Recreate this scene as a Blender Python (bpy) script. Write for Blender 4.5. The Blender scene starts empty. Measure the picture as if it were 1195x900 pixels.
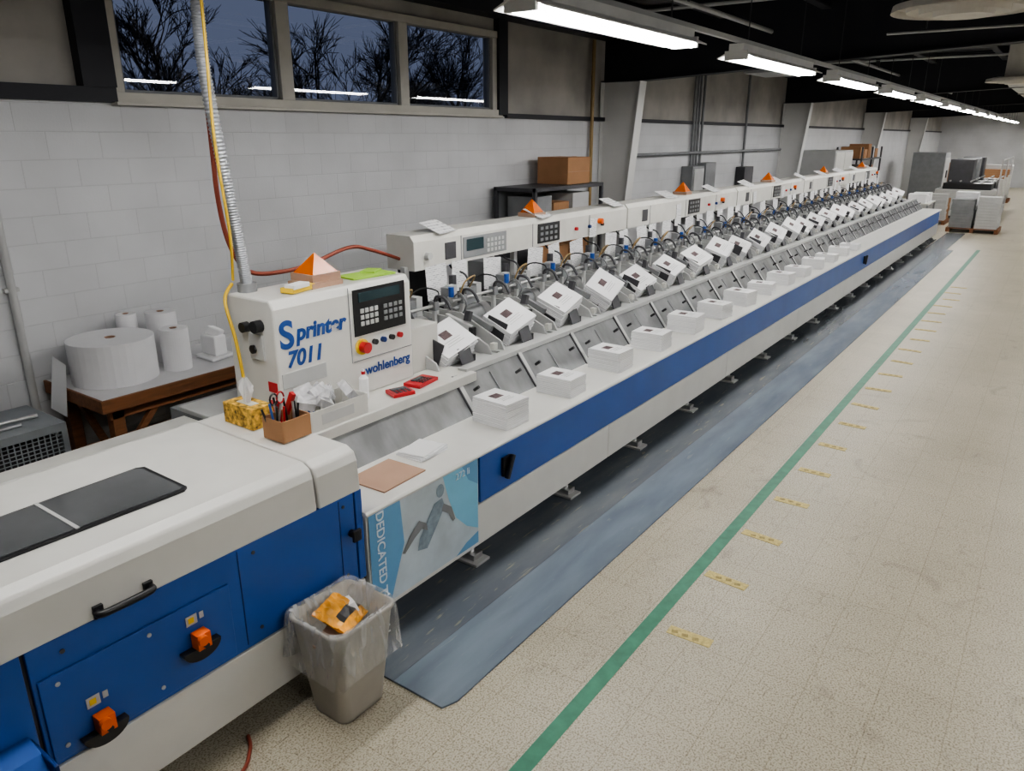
import bpy, math, random
from mathutils import Vector, Matrix, Euler
random.seed(7)
scene = bpy.context.scene

# ------------------------------------------------------------------ materials
def srgb(r, g, b):
    f = lambda c: (c/255/12.92) if c/255 <= .04045 else ((c/255+.055)/1.055)**2.4
    return (f(r), f(g), f(b), 1)

def mat(name, col, rough=.5, metal=0, var=.06, scale=6, bump=0, bscale=60, emit=None, alpha=None, stretch=(1,1,1), spec=.5):
    m = bpy.data.materials.new(name); m.use_nodes = True
    nt = m.node_tree; b = nt.nodes['Principled BSDF']
    b.inputs['Roughness'].default_value = rough
    b.inputs['Metallic'].default_value = metal
    b.inputs['Specular IOR Level'].default_value = spec
    tc = nt.nodes.new('ShaderNodeTexCoord'); mp = nt.nodes.new('ShaderNodeMapping')
    mp.inputs['Scale'].default_value = stretch
    nt.links.new(tc.outputs['Object'], mp.inputs[0])
    n = nt.nodes.new('ShaderNodeTexNoise'); n.inputs['Scale'].default_value = scale
    n.inputs['Detail'].default_value = 5
    nt.links.new(mp.outputs[0], n.inputs['Vector'])
    r = nt.nodes.new('ShaderNodeValToRGB')
    r.color_ramp.elements[0].position = .3; r.color_ramp.elements[1].position = .7
    r.color_ramp.elements[0].color = tuple(max(0, c*(1-var)) for c in col[:3])+(1,)
    r.color_ramp.elements[1].color = tuple(min(1, c*(1+var)) for c in col[:3])+(1,)
    nt.links.new(n.outputs['Fac'], r.inputs[0]); nt.links.new(r.outputs[0], b.inputs['Base Color'])
    if bump:
        n2 = nt.nodes.new('ShaderNodeTexNoise'); n2.inputs['Scale'].default_value = bscale
        nt.links.new(mp.outputs[0], n2.inputs['Vector'])
        bp = nt.nodes.new('ShaderNodeBump'); bp.inputs['Strength'].default_value = bump
        bp.inputs['Distance'].default_value = .01
        nt.links.new(n2.outputs['Fac'], bp.inputs['Height']); nt.links.new(bp.outputs[0], b.inputs['Normal'])
    if emit:
        b.inputs['Emission Color'].default_value = col; b.inputs['Emission Strength'].default_value = emit
    if alpha is not None: b.inputs['Alpha'].default_value = alpha
    return m

M = {}
M['white'] = mat('machine_white', srgb(217,216,211), .34, var=.03)
M['white2'] = mat('machine_offwhite', srgb(204,203,197), .42, var=.05)
M['blue'] = mat('machine_blue', srgb(38,82,156), .36, var=.08, scale=3)
M['blued'] = mat('dark_blue', srgb(18,50,110), .4)
M['black'] = mat('black_plastic', srgb(28,28,31), .4)
M['dgrey'] = mat('dark_grey', srgb(66,66,70), .5, var=.15)
M['mgrey'] = mat('mid_grey', srgb(128,130,132), .5, var=.1)
M['lgrey'] = mat('light_grey', srgb(182,183,182), .5, var=.05)
M['steel'] = mat('steel', srgb(200,200,200), .3, .9, var=.15, scale=9)
M['steeld'] = mat('reflective_guard', srgb(196,198,200), .2, .6, var=.22, scale=4, stretch=(2,1,1), bump=.35, bscale=5)
M['paper'] = mat('paper', srgb(240,240,241), .8, var=.02)
M['orange'] = mat('orange_plastic', srgb(226,100,30), .35)
M['amber'] = mat('amber_lens', srgb(200,98,18), .25)
M['red'] = mat('red_plastic', srgb(180,34,40), .4)
M['yellow'] = mat('yellow_plastic', srgb(225,190,50), .5)
M['green'] = mat('green_cloth', srgb(150,190,70), .8)
M['text'] = mat('blue_text', srgb(25,70,140), .5)
M['ink'] = mat('ink', srgb(85,68,70), .7, var=.4, scale=40)
M['wood'] = mat('brown_wood', srgb(120,78,48), .6, var=.25, scale=5, stretch=(1,8,8))
M['board'] = mat('brown_board', srgb(165,134,114), .8)
M['card'] = mat('cardboard', srgb(158,118,84), .85, var=.06)
M['top'] = mat('white_laminate', srgb(205,205,207), .4)
M['conduit'] = mat('flex_conduit', srgb(160,163,168), .4, .5)
M['hose'] = mat('red_brown_hose', srgb(132,60,42), .5)
M['hosey'] = mat('yellow_hose', srgb(200,165,40), .5)
M['hoseb'] = mat('brass_hose', srgb(150,125,80), .4)
M['cyan'] = mat('poster_cyan', srgb(130,192,220), .4)
M['poster'] = mat('poster_base', srgb(192,203,210), .4, var=.18, scale=4)
M['posterb'] = mat('poster_blue', srgb(105,158,198), .4)
M['postert'] = mat('poster_text', srgb(228,238,246), .5)
M['can'] = mat('beige_can', srgb(160,155,145), .5)
M['blackpaint'] = mat('black_paint', srgb(36,37,44), .6)
M['col'] = mat('column_paint', srgb(212,212,210), .5, var=.05, scale=2)
M['frame'] = mat('window_frame', srgb(190,187,178), .5)
M['bark'] = mat('bark', srgb(30,28,30), .9)
M['grate'] = mat('galvanised', srgb(150,156,160), .45, .4, var=.1)
M['roll'] = mat('paper_roll', srgb(228,228,230), .8, var=.02)
M['tape'] = mat('yellow_tape', srgb(184,168,108), .7, var=.25, scale=60)
M['tapek'] = mat('tape_ink', srgb(140,126,80), .8, var=.3, scale=80)
M['gstripe'] = mat('green_stripe', srgb(46,114,88), .5, var=.22, scale=12)
M['glassdark'] = mat('smoked_plexi', srgb(88,90,92), .12, var=.2, scale=2)
M['lamp'] = mat('lamp_tube', (1,.985,.965,1), emit=38)
M['housing'] = mat('fixture_enamel', srgb(225,225,222), .4)
M['diff'] = mat('diffuser_metal', srgb(210,205,196), .5)
M['ground'] = mat('outside_ground', srgb(30,32,30), .9)
M['screen'] = mat('lcd_screen', srgb(40,60,66), .2)
M['flower'] = mat('floral_print', srgb(190,150,60), .6, var=.9, scale=40)
M['skin'] = mat('poster_figure_grey', srgb(135,150,162), .5, var=.2, scale=30)
M['wrapper'] = mat('snack_wrapper', srgb(205,140,40), .3, var=.5, scale=9)

def floor_mat():
    m = bpy.data.materials.new('speckled_tile'); m.use_nodes = True
    nt = m.node_tree; N = nt.nodes; L = nt.links; b = N['Principled BSDF']
    tc = N.new('ShaderNodeTexCoord')
    n1 = N.new('ShaderNodeTexNoise'); n1.inputs['Scale'].default_value = 110; n1.inputs['Detail'].default_value = 3
    r1 = N.new('ShaderNodeValToRGB')
    r1.color_ramp.elements[0].position=.36; r1.color_ramp.elements[0].color=srgb(132,123,104)
    r1.color_ramp.elements[1].position=.53; r1.color_ramp.elements[1].color=srgb(184,177,159)
    n2 = N.new('ShaderNodeTexNoise'); n2.inputs['Scale'].default_value = .9; n2.inputs['Detail'].default_value = 8
    r2 = N.new('ShaderNodeValToRGB')
    r2.color_ramp.elements[0].position=.3; r2.color_ramp.elements[0].color=(.84,.83,.82,1)
    r2.color_ramp.elements[1].position=.66; r2.color_ramp.elements[1].color=(1,1,1,1)
    br = N.new('ShaderNodeTexBrick'); br.offset=0; br.inputs['Scale'].default_value=1
    br.inputs['Brick Width'].default_value=.305; br.inputs['Row Height'].default_value=.305
    br.inputs['Mortar Size'].default_value=.0025
    br.inputs['Color1'].default_value=(1,1,1,1); br.inputs['Color2'].default_value=(.95,.95,.95,1)
    br.inputs['Mortar'].default_value=(.76,.74,.70,1)
    vo = N.new('ShaderNodeTexVoronoi'); vo.feature='DISTANCE_TO_EDGE'; vo.inputs['Scale'].default_value=2.6
    dn = N.new('ShaderNodeTexNoise'); dn.inputs['Scale'].default_value=4; dn.inputs['Detail'].default_value=6
    ad = N.new('ShaderNodeVectorMath'); ad.operation='MULTIPLY_ADD'; ad.inputs[1].default_value=(.5,.5,.5)
    L.new(tc.outputs['Object'], dn.inputs['Vector']); L.new(dn.outputs['Color'], ad.inputs[0]); L.new(tc.outputs['Object'], ad.inputs[2])
    L.new(ad.outputs[0], vo.inputs['Vector'])
    r3 = N.new('ShaderNodeValToRGB'); r3.color_ramp.elements[0].position=0; r3.color_ramp.elements[0].color=(.72,.70,.68,1)
    r3.color_ramp.elements[1].position=.010; r3.color_ramp.elements[1].color=(1,1,1,1)
    L.new(vo.outputs['Distance'], r3.inputs[0])
    n4 = N.new('ShaderNodeTexNoise'); n4.inputs['Scale'].default_value=1.7; n4.inputs['Detail'].default_value=10; n4.inputs['Distortion'].default_value=1.5
    r4 = N.new('ShaderNodeValToRGB'); r4.color_ramp.elements[0].position=.64; r4.color_ramp.elements[0].color=(1,1,1,1)
    r4.color_ramp.elements[1].position=.78; r4.color_ramp.elements[1].color=(.66,.64,.64,1)
    for n in (n1,n2,br,n4): L.new(tc.outputs['Object'], n.inputs['Vector'])
    L.new(n4.outputs['Fac'], r4.inputs[0])
    L.new(n1.outputs['Fac'], r1.inputs[0]); L.new(n2.outputs['Fac'], r2.inputs[0])
    prev = r1.outputs[0]
    for o in (r2.outputs[0], br.outputs['Color'], r3.outputs[0], r4.outputs[0]):
        mx = N.new('ShaderNodeMixRGB'); mx.blend_type='MULTIPLY'; mx.inputs[0].default_value=1
        L.new(prev, mx.inputs[1]); L.new(o, mx.inputs[2]); prev = mx.outputs[0]
    L.new(prev, b.inputs['Base Color'])
    b.inputs['Roughness'].default_value=.40; b.inputs['Specular IOR Level'].default_value=.4
    return m
M['floor'] = floor_mat()

def mat_mat(name, c0, c1, c2, thr, rough=.25, fac=.6):
    m = bpy.data.materials.new(name); m.use_nodes = True
    nt = m.node_tree; N = nt.nodes; L = nt.links; b = N['Principled BSDF']
    tc = N.new('ShaderNodeTexCoord'); mp = N.new('ShaderNodeMapping'); mp.inputs['Scale'].default_value=(.6,3,1)
    L.new(tc.outputs['Object'], mp.inputs[0])
    n1 = N.new('ShaderNodeTexNoise'); n1.inputs['Scale'].default_value=2.0; n1.inputs['Detail'].default_value=10
    n1.inputs['Distortion'].default_value=.2
    L.new(mp.outputs[0], n1.inputs['Vector'])
    r = N.new('ShaderNodeValToRGB'); r.color_ramp.elements[0].position=.3; r.color_ramp.elements[0].color=c0
    r.color_ramp.elements[1].position=.7; r.color_ramp.elements[1].color=c1
    L.new(n1.outputs['Fac'], r.inputs[0])
    mp2 = N.new('ShaderNodeMapping'); mp2.inputs['Scale'].default_value=(3,26,1)
    L.new(tc.outputs['Object'], mp2.inputs[0])
    n2 = N.new('ShaderNodeTexNoise'); n2.inputs['Scale'].default_value=1.6; n2.inputs['Detail'].default_value=3
    n2.inputs['Distortion'].default_value=.6
    L.new(mp2.outputs[0], n2.inputs['Vector'])
    r2 = N.new('ShaderNodeValToRGB'); r2.color_ramp.elements[0].position=thr; r2.color_ramp.elements[0].color=(0,0,0,1)
    r2.color_ramp.elements[1].position=thr+.06; r2.color_ramp.elements[1].color=(fac,fac,fac,1)
    L.new(n2.outputs['Fac'], r2.inputs[0])
    mx = N.new('ShaderNodeMixRGB'); L.new(r2.outputs[0], mx.inputs[0]); L.new(r.outputs[0], mx.inputs[1]); mx.inputs[2].default_value=c2
    L.new(mx.outputs[0], b.inputs['Base Color']); b.inputs['Roughness'].default_value=rough
    return m
M['mat_o'] = mat_mat('floor_mat_outer', srgb(98,108,119), srgb(118,128,138), srgb(140,145,145), .66, .22, .35)
M['mat_i'] = mat_mat('floor_mat_inner', srgb(82,88,97), srgb(102,107,112), srgb(142,138,120), .63, .24, .5)

def block_mat():
    m = bpy.data.materials.new('painted_block'); m.use_nodes=True
    nt=m.node_tree; N=nt.nodes; L=nt.links; b=N['Principled BSDF']
    tc=N.new('ShaderNodeTexCoord'); sx=N.new('ShaderNodeSeparateXYZ'); cx=N.new('ShaderNodeCombineXYZ')
    ad=N.new('ShaderNodeMath'); ad.operation='ADD'
    L.new(tc.outputs['Object'], sx.inputs[0]); L.new(sx.outputs['X'], ad.inputs[0]); L.new(sx.outputs['Y'], ad.inputs[1])
    L.new(ad.outputs[0], cx.inputs['X']); L.new(sx.outputs['Z'], cx.inputs['Y'])
    br=N.new('ShaderNodeTexBrick'); br.inputs['Scale'].default_value=1
    br.inputs['Brick Width'].default_value=.405; br.inputs['Row Height'].default_value=.203
    br.inputs['Mortar Size'].default_value=.005; br.inputs['Mortar Smooth'].default_value=.7
    br.inputs['Color1'].default_value=srgb(206,207,209); br.inputs['Color2'].default_value=srgb(203,204,206)
    br.inputs['Mortar'].default_value=srgb(193,194,196)
    L.new(cx.outputs[0], br.inputs['Vector'])
    n3=N.new('ShaderNodeTexNoise'); n3.inputs['Scale'].default_value=1.3; n3.inputs['Detail'].default_value=5; L.new(tc.outputs['Object'],n3.inputs['Vector'])
    r=N.new('ShaderNodeValToRGB'); r.color_ramp.elements[0].position=.3; r.color_ramp.elements[0].color=(.88,.88,.88,1); r.color_ramp.elements[1].position=.6; r.color_ramp.elements[1].color=(1,1,1,1)
    L.new(n3.outputs['Fac'],r.inputs[0]); mx=N.new('ShaderNodeMixRGB'); mx.blend_type='MULTIPLY'; mx.inputs[0].default_value=1
    L.new(br.outputs['Color'],mx.inputs[1]); L.new(r.outputs[0],mx.inputs[2]); L.new(mx.outputs[0], b.inputs['Base Color'])
    bp=N.new('ShaderNodeBump'); bp.invert=True; bp.inputs['Strength'].default_value=.45; bp.inputs['Distance'].default_value=.005
    L.new(br.outputs['Fac'], bp.inputs['Height'])
    n=N.new('ShaderNodeTexNoise'); n.inputs['Scale'].default_value=50; L.new(tc.outputs['Object'], n.inputs['Vector'])
    bp2=N.new('ShaderNodeBump'); bp2.inputs['Strength'].default_value=.25; bp2.inputs['Distance'].default_value=.004
    L.new(n.outputs['Fac'], bp2.inputs['Height']); L.new(bp.outputs[0], bp2.inputs['Normal']); L.new(bp2.outputs[0], b.inputs['Normal'])
    b.inputs['Roughness'].default_value=.6
    return m
M['block']=block_mat()
M['panel']=mat('grimy_wall_panel', srgb(168,164,158), .7, var=.22, scale=1.5)
M['ceil']=mat('ceiling_deck', srgb(112,112,116), .8, var=.2, scale=3)

def glass_mat():
    m=bpy.data.materials.new('window_glass'); m.use_nodes=True
    nt=m.node_tree; N=nt.nodes; L=nt.links; N.remove(N['Principled BSDF'])
    out=N['Material Output']; t=N.new('ShaderNodeBsdfTransparent'); g=N.new('ShaderNodeBsdfGlossy'); g.inputs['Roughness'].default_value=.01
    t.inputs['Color'].default_value=(.85,.88,.9,1)
    f=N.new('ShaderNodeFresnel'); f.inputs['IOR'].default_value=1.8; mx=N.new('ShaderNodeMixShader')
    L.new(f.outputs[0],mx.inputs[0]); L.new(t.outputs[0],mx.inputs[1]); L.new(g.outputs[0],mx.inputs[2]); L.new(mx.outputs[0],out.inputs[0])
    return m
M['glass']=glass_mat()
def film_mat(name,fac,col):
    m=bpy.data.materials.new(name); m.use_nodes=True
    nt=m.node_tree; N=nt.nodes; L=nt.links; b=N['Principled BSDF']
    b.inputs['Base Color'].default_value=col; b.inputs['Roughness'].default_value=.15
    t=N.new('ShaderNodeBsdfTransparent'); mx=N.new('ShaderNodeMixShader')
    mp=N.new('ShaderNodeMapping'); mp.inputs['Scale'].default_value=(1,1,.35)
    n=N.new('ShaderNodeTexNoise'); n.inputs['Scale'].default_value=16; n.inputs['Distortion'].default_value=.6
    tc=N.new('ShaderNodeTexCoord'); L.new(tc.outputs['Object'],mp.inputs[0]); L.new(mp.outputs[0],n.inputs['Vector'])
    mr=N.new('ShaderNodeMapRange'); mr.inputs['From Min'].default_value=.35; mr.inputs['From Max'].default_value=.7
    mr.inputs['To Min'].default_value=max(.05,fac-.15); mr.inputs['To Max'].default_value=fac+.2
    L.new(n.outputs['Fac'],mr.inputs[0]); L.new(mr.outputs[0],mx.inputs[0])
    L.new(t.outputs[0],mx.inputs[1]); L.new(b.outputs[0],mx.inputs[2]); L.new(mx.outputs[0],N['Material Output'].inputs[0])
    bp=N.new('ShaderNodeBump'); bp.inputs['Strength'].default_value=.4; bp.inputs['Distance'].default_value=.02
    L.new(n.outputs['Fac'],bp.inputs['Height']); L.new(bp.outputs[0],b.inputs['Normal'])
    return m
M['film']=film_mat('bin_liner_film',.24,(.8,.8,.8,1))
M['film2']=film_mat('plastic_bag_film',.6,(.85,.85,.87,1))

def textsheet_mat():
    m=bpy.data.materials.new('printed_sheet'); m.use_nodes=True
    nt=m.node_tree; N=nt.nodes; L=nt.links; b=N['Principled BSDF']
    tc=N.new('ShaderNodeTexCoord'); sx=N.new('ShaderNodeSeparateXYZ'); cx=N.new('ShaderNodeCombineXYZ')
    L.new(tc.outputs['Object'],sx.inputs[0]); L.new(sx.outputs['X'],cx.inputs['X']); L.new(sx.outputs['Z'],cx.inputs['Y'])
    br=N.new('ShaderNodeTexBrick'); br.inputs['Scale'].default_value=1; br.inputs['Brick Width'].default_value=.045
    br.inputs['Row Height'].default_value=.016; br.inputs['Mortar Size'].default_value=.004
    br.inputs['Color1'].default_value=srgb(175,175,180); br.inputs['Color2'].default_value=srgb(225,225,227); br.inputs['Mortar'].default_value=srgb(232,232,232)
    L.new(cx.outputs[0],br.inputs['Vector']); L.new(br.outputs['Color'],b.inputs['Base Color']); b.inputs['Roughness'].default_value=.7
    return m
M['sheet']=textsheet_mat()
def pageside():
    m=bpy.data.materials.new('page_edges'); m.use_nodes=True
    nt=m.node_tree; N=nt.nodes; L=nt.links; b=N['Principled BSDF']
    tc=N.new('ShaderNodeTexCoord'); w=N.new('ShaderNodeTexWave'); w.bands_direction='Z'; w.inputs['Scale'].default_value=28; w.inputs['Distortion'].default_value=2.5; w.inputs['Detail'].default_value=3
    L.new(tc.outputs['Object'],w.inputs['Vector']); r=N.new('ShaderNodeValToRGB')
    r.color_ramp.elements[0].color=srgb(214,215,217); r.color_ramp.elements[1].color=srgb(240,240,241); r.color_ramp.elements[1].position=.6
    L.new(w.outputs['Fac'],r.inputs[0]); L.new(r.outputs[0],b.inputs['Base Color']); b.inputs['Roughness'].default_value=.8
    return m
M['pages']=pageside()

# ------------------------------------------------------------------ builder
import bmesh
class MB:
    def __init__(s): s.v=[]; s.f=[]; s.mi=[]; s.sm=[]; s.mats=[]
    def m(s,k):
        if k not in s.mats: s.mats.append(k)
        return s.mats.index(k)
    def add(s,vs,fs,k,smooth=False):
        o=len(s.v); s.v+= [tuple(v) for v in vs]; i=s.m(k)
        for f in fs: s.f.append([a+o for a in f]); s.mi.append(i); s.sm.append(smooth)
    def box(s,c,d,k,rot=None,taper=1):
        c=Vector(c); h=[x/2 for x in d]; vs=[]
        for z in (-1,1):
            t=taper if z>0 else 1
            for x,y in ((-1,-1),(1,-1),(1,1),(-1,1)): vs.append(Vector((x*h[0]*t,y*h[1]*t,z*h[2])))
        if rot:
            R=Euler([math.radians(a) for a in rot]).to_matrix(); vs=[R@v for v in vs]
        s.add([c+v for v in vs],[[3,2,1,0],[4,5,6,7],[0,1,5,4],[1,2,6,5],[2,3,7,6],[3,0,4,7]],k)
    def b2(s,x0,x1,y0,y1,z0,z1,k): s.box(((x0+x1)/2,(y0+y1)/2,(z0+z1)/2),(x1-x0,y1-y0,z1-z0),k)
    def prism(s,prof,x0,x1,k,axis='x'):
        n=len(prof)
        P=(lambda a,b,x:(x,a,b)) if axis=='x' else (lambda a,b,x:(a,b,x)) if axis=='z' else (lambda a,b,x:(a,x,b))
        vs=[P(a,b,x0) for a,b in prof]+[P(a,b,x1) for a,b in prof]
        fs=[list(range(n))[::-1],list(range(n,2*n))]+[[i,(i+1)%n,n+(i+1)%n,n+i] for i in range(n)]
        s.add(vs,fs,k)
    def poly(s,pts,k): s.add(pts,[list(range(len(pts)))],k)
    def tube(s,pts,r,k,n=8,caps=True,smooth=True):
        pts=[Vector(p) for p in pts]; rs=r if isinstance(r,(list,tuple)) else [r]*len(pts)
        vs=[]; fs=[]; up=None
        for i,p in enumerate(pts):
            t=(pts[min(i+1,len(pts)-1)]-pts[max(i-1,0)]).normalized()
            if up is None: up=Vector((0,0,1)) if abs(t.z)<.9 else Vector((1,0,0))
            a=(up-t*up.dot(t)).normalized(); up=a; b=t.cross(a)
            for j in range(n):
                q=2*math.pi*j/n; vs.append(p+(a*math.cos(q)+b*math.sin(q))*rs[i])
        for i in range(len(pts)-1):
            for j in range(n): fs.append([i*n+j,i*n+(j+1)%n,(i+1)*n+(j+1)%n,(i+1)*n+j])
        s.add(vs,fs,k,smooth)
        if caps: s.add(vs[:n],[list(range(n))[::-1]],k); s.add(vs[-n:],[list(range(n))],k)
    def cyl(s,p0,p1,r,k,n=16,r1=None): s.tube([p0,p1],[r,r if r1 is None else r1],k,n)
    def build(s,name,parent=None,bevel=0,loc=None,seg=2,recalc=True):
        me=bpy.data.meshes.new(name); me.from_pydata(s.v,[],s.f)
        for k in s.mats: me.materials.append(M[k])
        for p,i,sm in zip(me.polygons,s.mi,s.sm): p.material_index=i; p.use_smooth=sm
        me.update()
        if recalc:
            bm=bmesh.new(); bm.from_mesh(me); bmesh.ops.recalc_face_normals(bm,faces=bm.faces); bm.to_mesh(me); bm.free()
        o=bpy.data.objects.new(name,me); scene.collection.objects.link(o)
        if parent: o.parent=parent
        if loc: o.location=loc
        if bevel:
            b=o.modifiers.new('bevel','BEVEL'); b.width=bevel; b.segments=seg; b.limit_method='ANGLE'; b.angle_limit=math.radians(40)
        return o
def empty(name):
    e=bpy.data.objects.new(name,None); scene.collection.objects.link(e); return e
def text(name,body,size,loc,rot,k,parent,ext=.001,bold=0,shear=0):
    c=bpy.data.curves.new(name,'FONT'); c.body=body; c.size=size; c.extrude=ext; c.offset=bold; c.shear=shear
    o=bpy.data.objects.new(name,c); scene.collection.objects.link(o); o.location=loc
    o.rotation_euler=[math.radians(a) for a in rot]; c.materials.append(M[k]); o.parent=parent; return o
def smooth_pts(pts,n=6):
    P=[Vector(p) for p in pts]; out=[]
    for i in range(len(P)-1):
        p0=P[max(i-1,0)];p1=P[i];p2=P[i+1];p3=P[min(i+2,len(P)-1)]
        for j in range(n):
            t=j/n; out.append(.5*((2*p1)+(p2-p0)*t+(2*p0-5*p1+4*p2-p3)*t*t+(3*p1-p0-3*p2+p3)*t**3))
    out.append(P[-1]); return out

# ------------------------------------------------------------------ room
WY=6.3; XE=50; XS=-3.5; YR=-5; CZ=4.45
b=MB(); b.b2(XS-.2,XE+.2,YR-.2,WY+.25,-.15,0,'floor'); b.build('floor')
b=MB(); b.b2(XS-.2,XE+.2,YR-.2,WY+.25,CZ,CZ+.1,'ceil')
b.build('ceiling')
b=MB()
b.b2(XS,XE,WY,WY+.2,0,2.86,'block')
for x0,x1,z0,z1 in ((XS,3.40,2.86,CZ),(8.46,XE,2.86,CZ),(3.40,8.46,3.86,CZ)):
    b.b2(x0,x1,WY+.03,WY+.2,z0,z1,'panel')
b.build('wall_left')
b=MB(); b.b2(XE,XE+.2,YR-.2,WY+.2,0,CZ,'block'); b.build('wall_far')
b=MB(); b.b2(XS,XE,YR-.2,YR,0,CZ,'block'); b.build('wall_right')
b=MB(); b.b2(XS-.2,XS,YR-.2,WY+.2,0,CZ,'block'); b.build('wall_back')
b=MB()
b.b2(XS,3.38,WY-.06,WY+.05,2.86,2.97,'blackpaint')
b.b2(3.12,3.38,WY-.08,WY+.05,2.97,CZ-.25,'blackpaint')
b.b2(8.47,8.66,WY-.06,WY+.05,2.88,CZ-.25,'blackpaint')
b.b2(8.66,XE,WY-.05,WY+.04,2.84,2.90,'blackpaint')
b.b2(XS,XE,WY-.22,WY+.03,CZ-.42,CZ-.02,'blackpaint')
b.build('trim_1')
w=empty('window_1')
b=MB()
b.b2(3.38,8.47,WY-.05,WY+.12,2.86,2.94,'frame'); b.b2(3.38,8.47,WY-.03,WY+.12,3.80,3.88,'frame')
for x0,x1 in ((3.38,3.47),(5.02,5.17),(6.66,6.80),(8.38,8.47)): b.b2(x0,x1,WY-.02,WY+.12,2.94,3.80,'frame')
for x0,x1 in ((3.47,5.02),(5.17,6.66),(6.80,8.38)):
    b.b2(x0,x0+.03,WY+.02,WY+.1,2.94,3.8,'mgrey'); b.b2(x1-.03,x1,WY+.02,WY+.1,2.94,3.8,'mgrey')
    b.b2(x0,x1,WY+.02,WY+.1,2.94,2.965,'mgrey')
b.b2(3.35,8.50,WY-.10,WY-.0,2.84,2.865,'frame')
b.build('frame',w,.004)
b=MB()
for x0,x1 in ((3.47,5.02),(5.17,6.66),(6.80,8.38)): b.poly([(x0,WY+.06,2.94),(x1,WY+.06,2.94),(x1,WY+.06,3.8),(x0,WY+.06,3.8)],'glass')
b.build('panes',w,recalc=False)
b=MB(); b.b2(-15,70,WY+.4,45,-.3,-.15,'ground'); b.build('ground_outside')
def tree(x,y,s=1.0):
    b=MB()
    def br(p,d,l,r,lev):
        q=p+d*l; mid=p+d*l*.5+Vector((random.uniform(-1,1),random.uniform(-1,1),0))*l*.06
        b.tube([p,mid,q],[r,r*.85,r*.65],'bark',5 if lev>2 else 3,caps=False)
        if lev==0: return
        for i in range(3 if lev>3 else 4):
            nd=(d+Vector((random.uniform(-1,1),random.uniform(-1,1),random.uniform(-.35,.6)))*.8).normalized()
            br(p+d*l*random.uniform(.35,1),nd,l*random.uniform(.55,.8),max(.006,r*.5),lev-1)
    br(Vector((0,0,-.15)),Vector((0,0,1)),2.4*s,.13,6)
    b.build('bare_tree',loc=(x,y,0))
for x,y in ((8,13),(10.2,15.5),(12.3,13.2),(14.6,15.5),(17,14),(20,16.5),(23,15)): tree(x,y)

for X in (.75,11.35,20.9,30.4,39.9):
    b=MB()
    b.prism([(WY-.01,0),(5.95,0),(5.62,3.42),(WY-.01,3.42)],X-.012,X+.012,'col')
    b.prism([(5.95,0),(5.935,0),(5.605,3.42),(5.62,3.42)],X-.11,X+.11,'col')
    b.b2(X-.11,X+.11,WY-.02,WY-.005,0,3.42,'col')
    b.b2(X-.14,X+.14,5.85,WY-.005,0,.02,'col')
    b.build('steel_column')
    b=MB()
    b.prism([(WY-.01,3.43),(5.6,3.43),(-5,3.95),(-5,4.40),(WY-.01,4.40)],X-.012,X+.012,'blackpaint')
    b.prism([(WY-.01,3.42),(5.6,3.42),(-5,3.94),(-5,3.96),(5.6,3.44),(WY-.01,3.44)],X-.12,X+.12,'blackpaint')
    b.b2(X-.12,X+.12,-5,WY-.01,4.38,4.42,'blackpaint')
    b.build('roof_beam')
b=MB()
for i,y in enumerate([-4,-2.6,-1.2,.2,1.6,3.0,4.4,5.6]):
    b.b2(XS,XE,y-.03,y+.03,4.22,4.44,'blackpaint')
    b.b2(XS,XE,y-.06,y+.06,4.20,4.22,'dgrey')
b.build('roof_purlins')
b=MB()
for x in (8.4,9.6,13.2,14.6,16.4,18.4,24,27,33,36):
    b.tube([(x,-4.8,4.12),(x,WY-.25,4.12)],.022,'lgrey',8)
b.tube([(XS,3.7,3.98),(XE,3.7,3.98)],.03,'lgrey',8)
b.tube([(XS,.4,3.9),(XE,.4,3.9)],.045,'lgrey',8)
b.tube([(10.2,-4.8,3.72),(10.2,2.0,3.72)],.014,'lgrey',8); b.tube([(12.6,-4.8,3.80),(12.6,4.0,3.80)],.03,'lgrey',8)
for x in (10.2,12.6):
    for y in (-4,-1,1.6): b.cyl((x,y,3.75),(x,y,4.2),.008,'dgrey',6)
for x in (8.4,14.6,18.4,27,36): b.b2(x-.02,x+.02,.35,.45,3.9,4.14,'dgrey'); b.b2(x-.02,x+.02,3.66,3.74,3.98,4.14,'dgrey')
b.build('ceiling_conduits')

def fixture(x,y):
    e=empty('fluorescent_light'); L=2.35; z=3.30
    b=MB()
    b.b2(x,x+L,y-.07,y+.07,z+.05,z+.12,'housing')
    b.prism([(y-.06,z+.06),(y-.18,z+.005),(y-.18,z-.005),(y-.05,z+.05)],x,x+L,'housing')
    b.prism([(y+.06,z+.06),(y+.18,z+.005),(y+.18,z-.005),(y+.05,z+.05)],x,x+L,'housing')
    for xx in (x+.02,x+L-.02): b.b2(xx-.015,xx+.015,y-.11,y+.11,z-.02,z+.06,'housing')
    for xx in (x+.3,x+L-.3): b.tube([(xx,y,z+.1),(xx,y,4.45)],.006,'dgrey',6)
    b.b2(x-1.15,x+L,y-.02,y+.02,z+.13,z+.17,'lgrey')
    b.build('housing',e)
    b=MB()
    for d in (-.07,.07): b.tube([(x+.04,y+d,z+.0),(x+L-.04,y+d,z+.0)],.022,'lamp',6,caps=False)
    b.build('tubes',e)
for i in range(-1,13): fixture(3.88+3.5*i,2.72)
for i in range(-1,13): fixture(3.88+3.5*i,-1.3)

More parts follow.
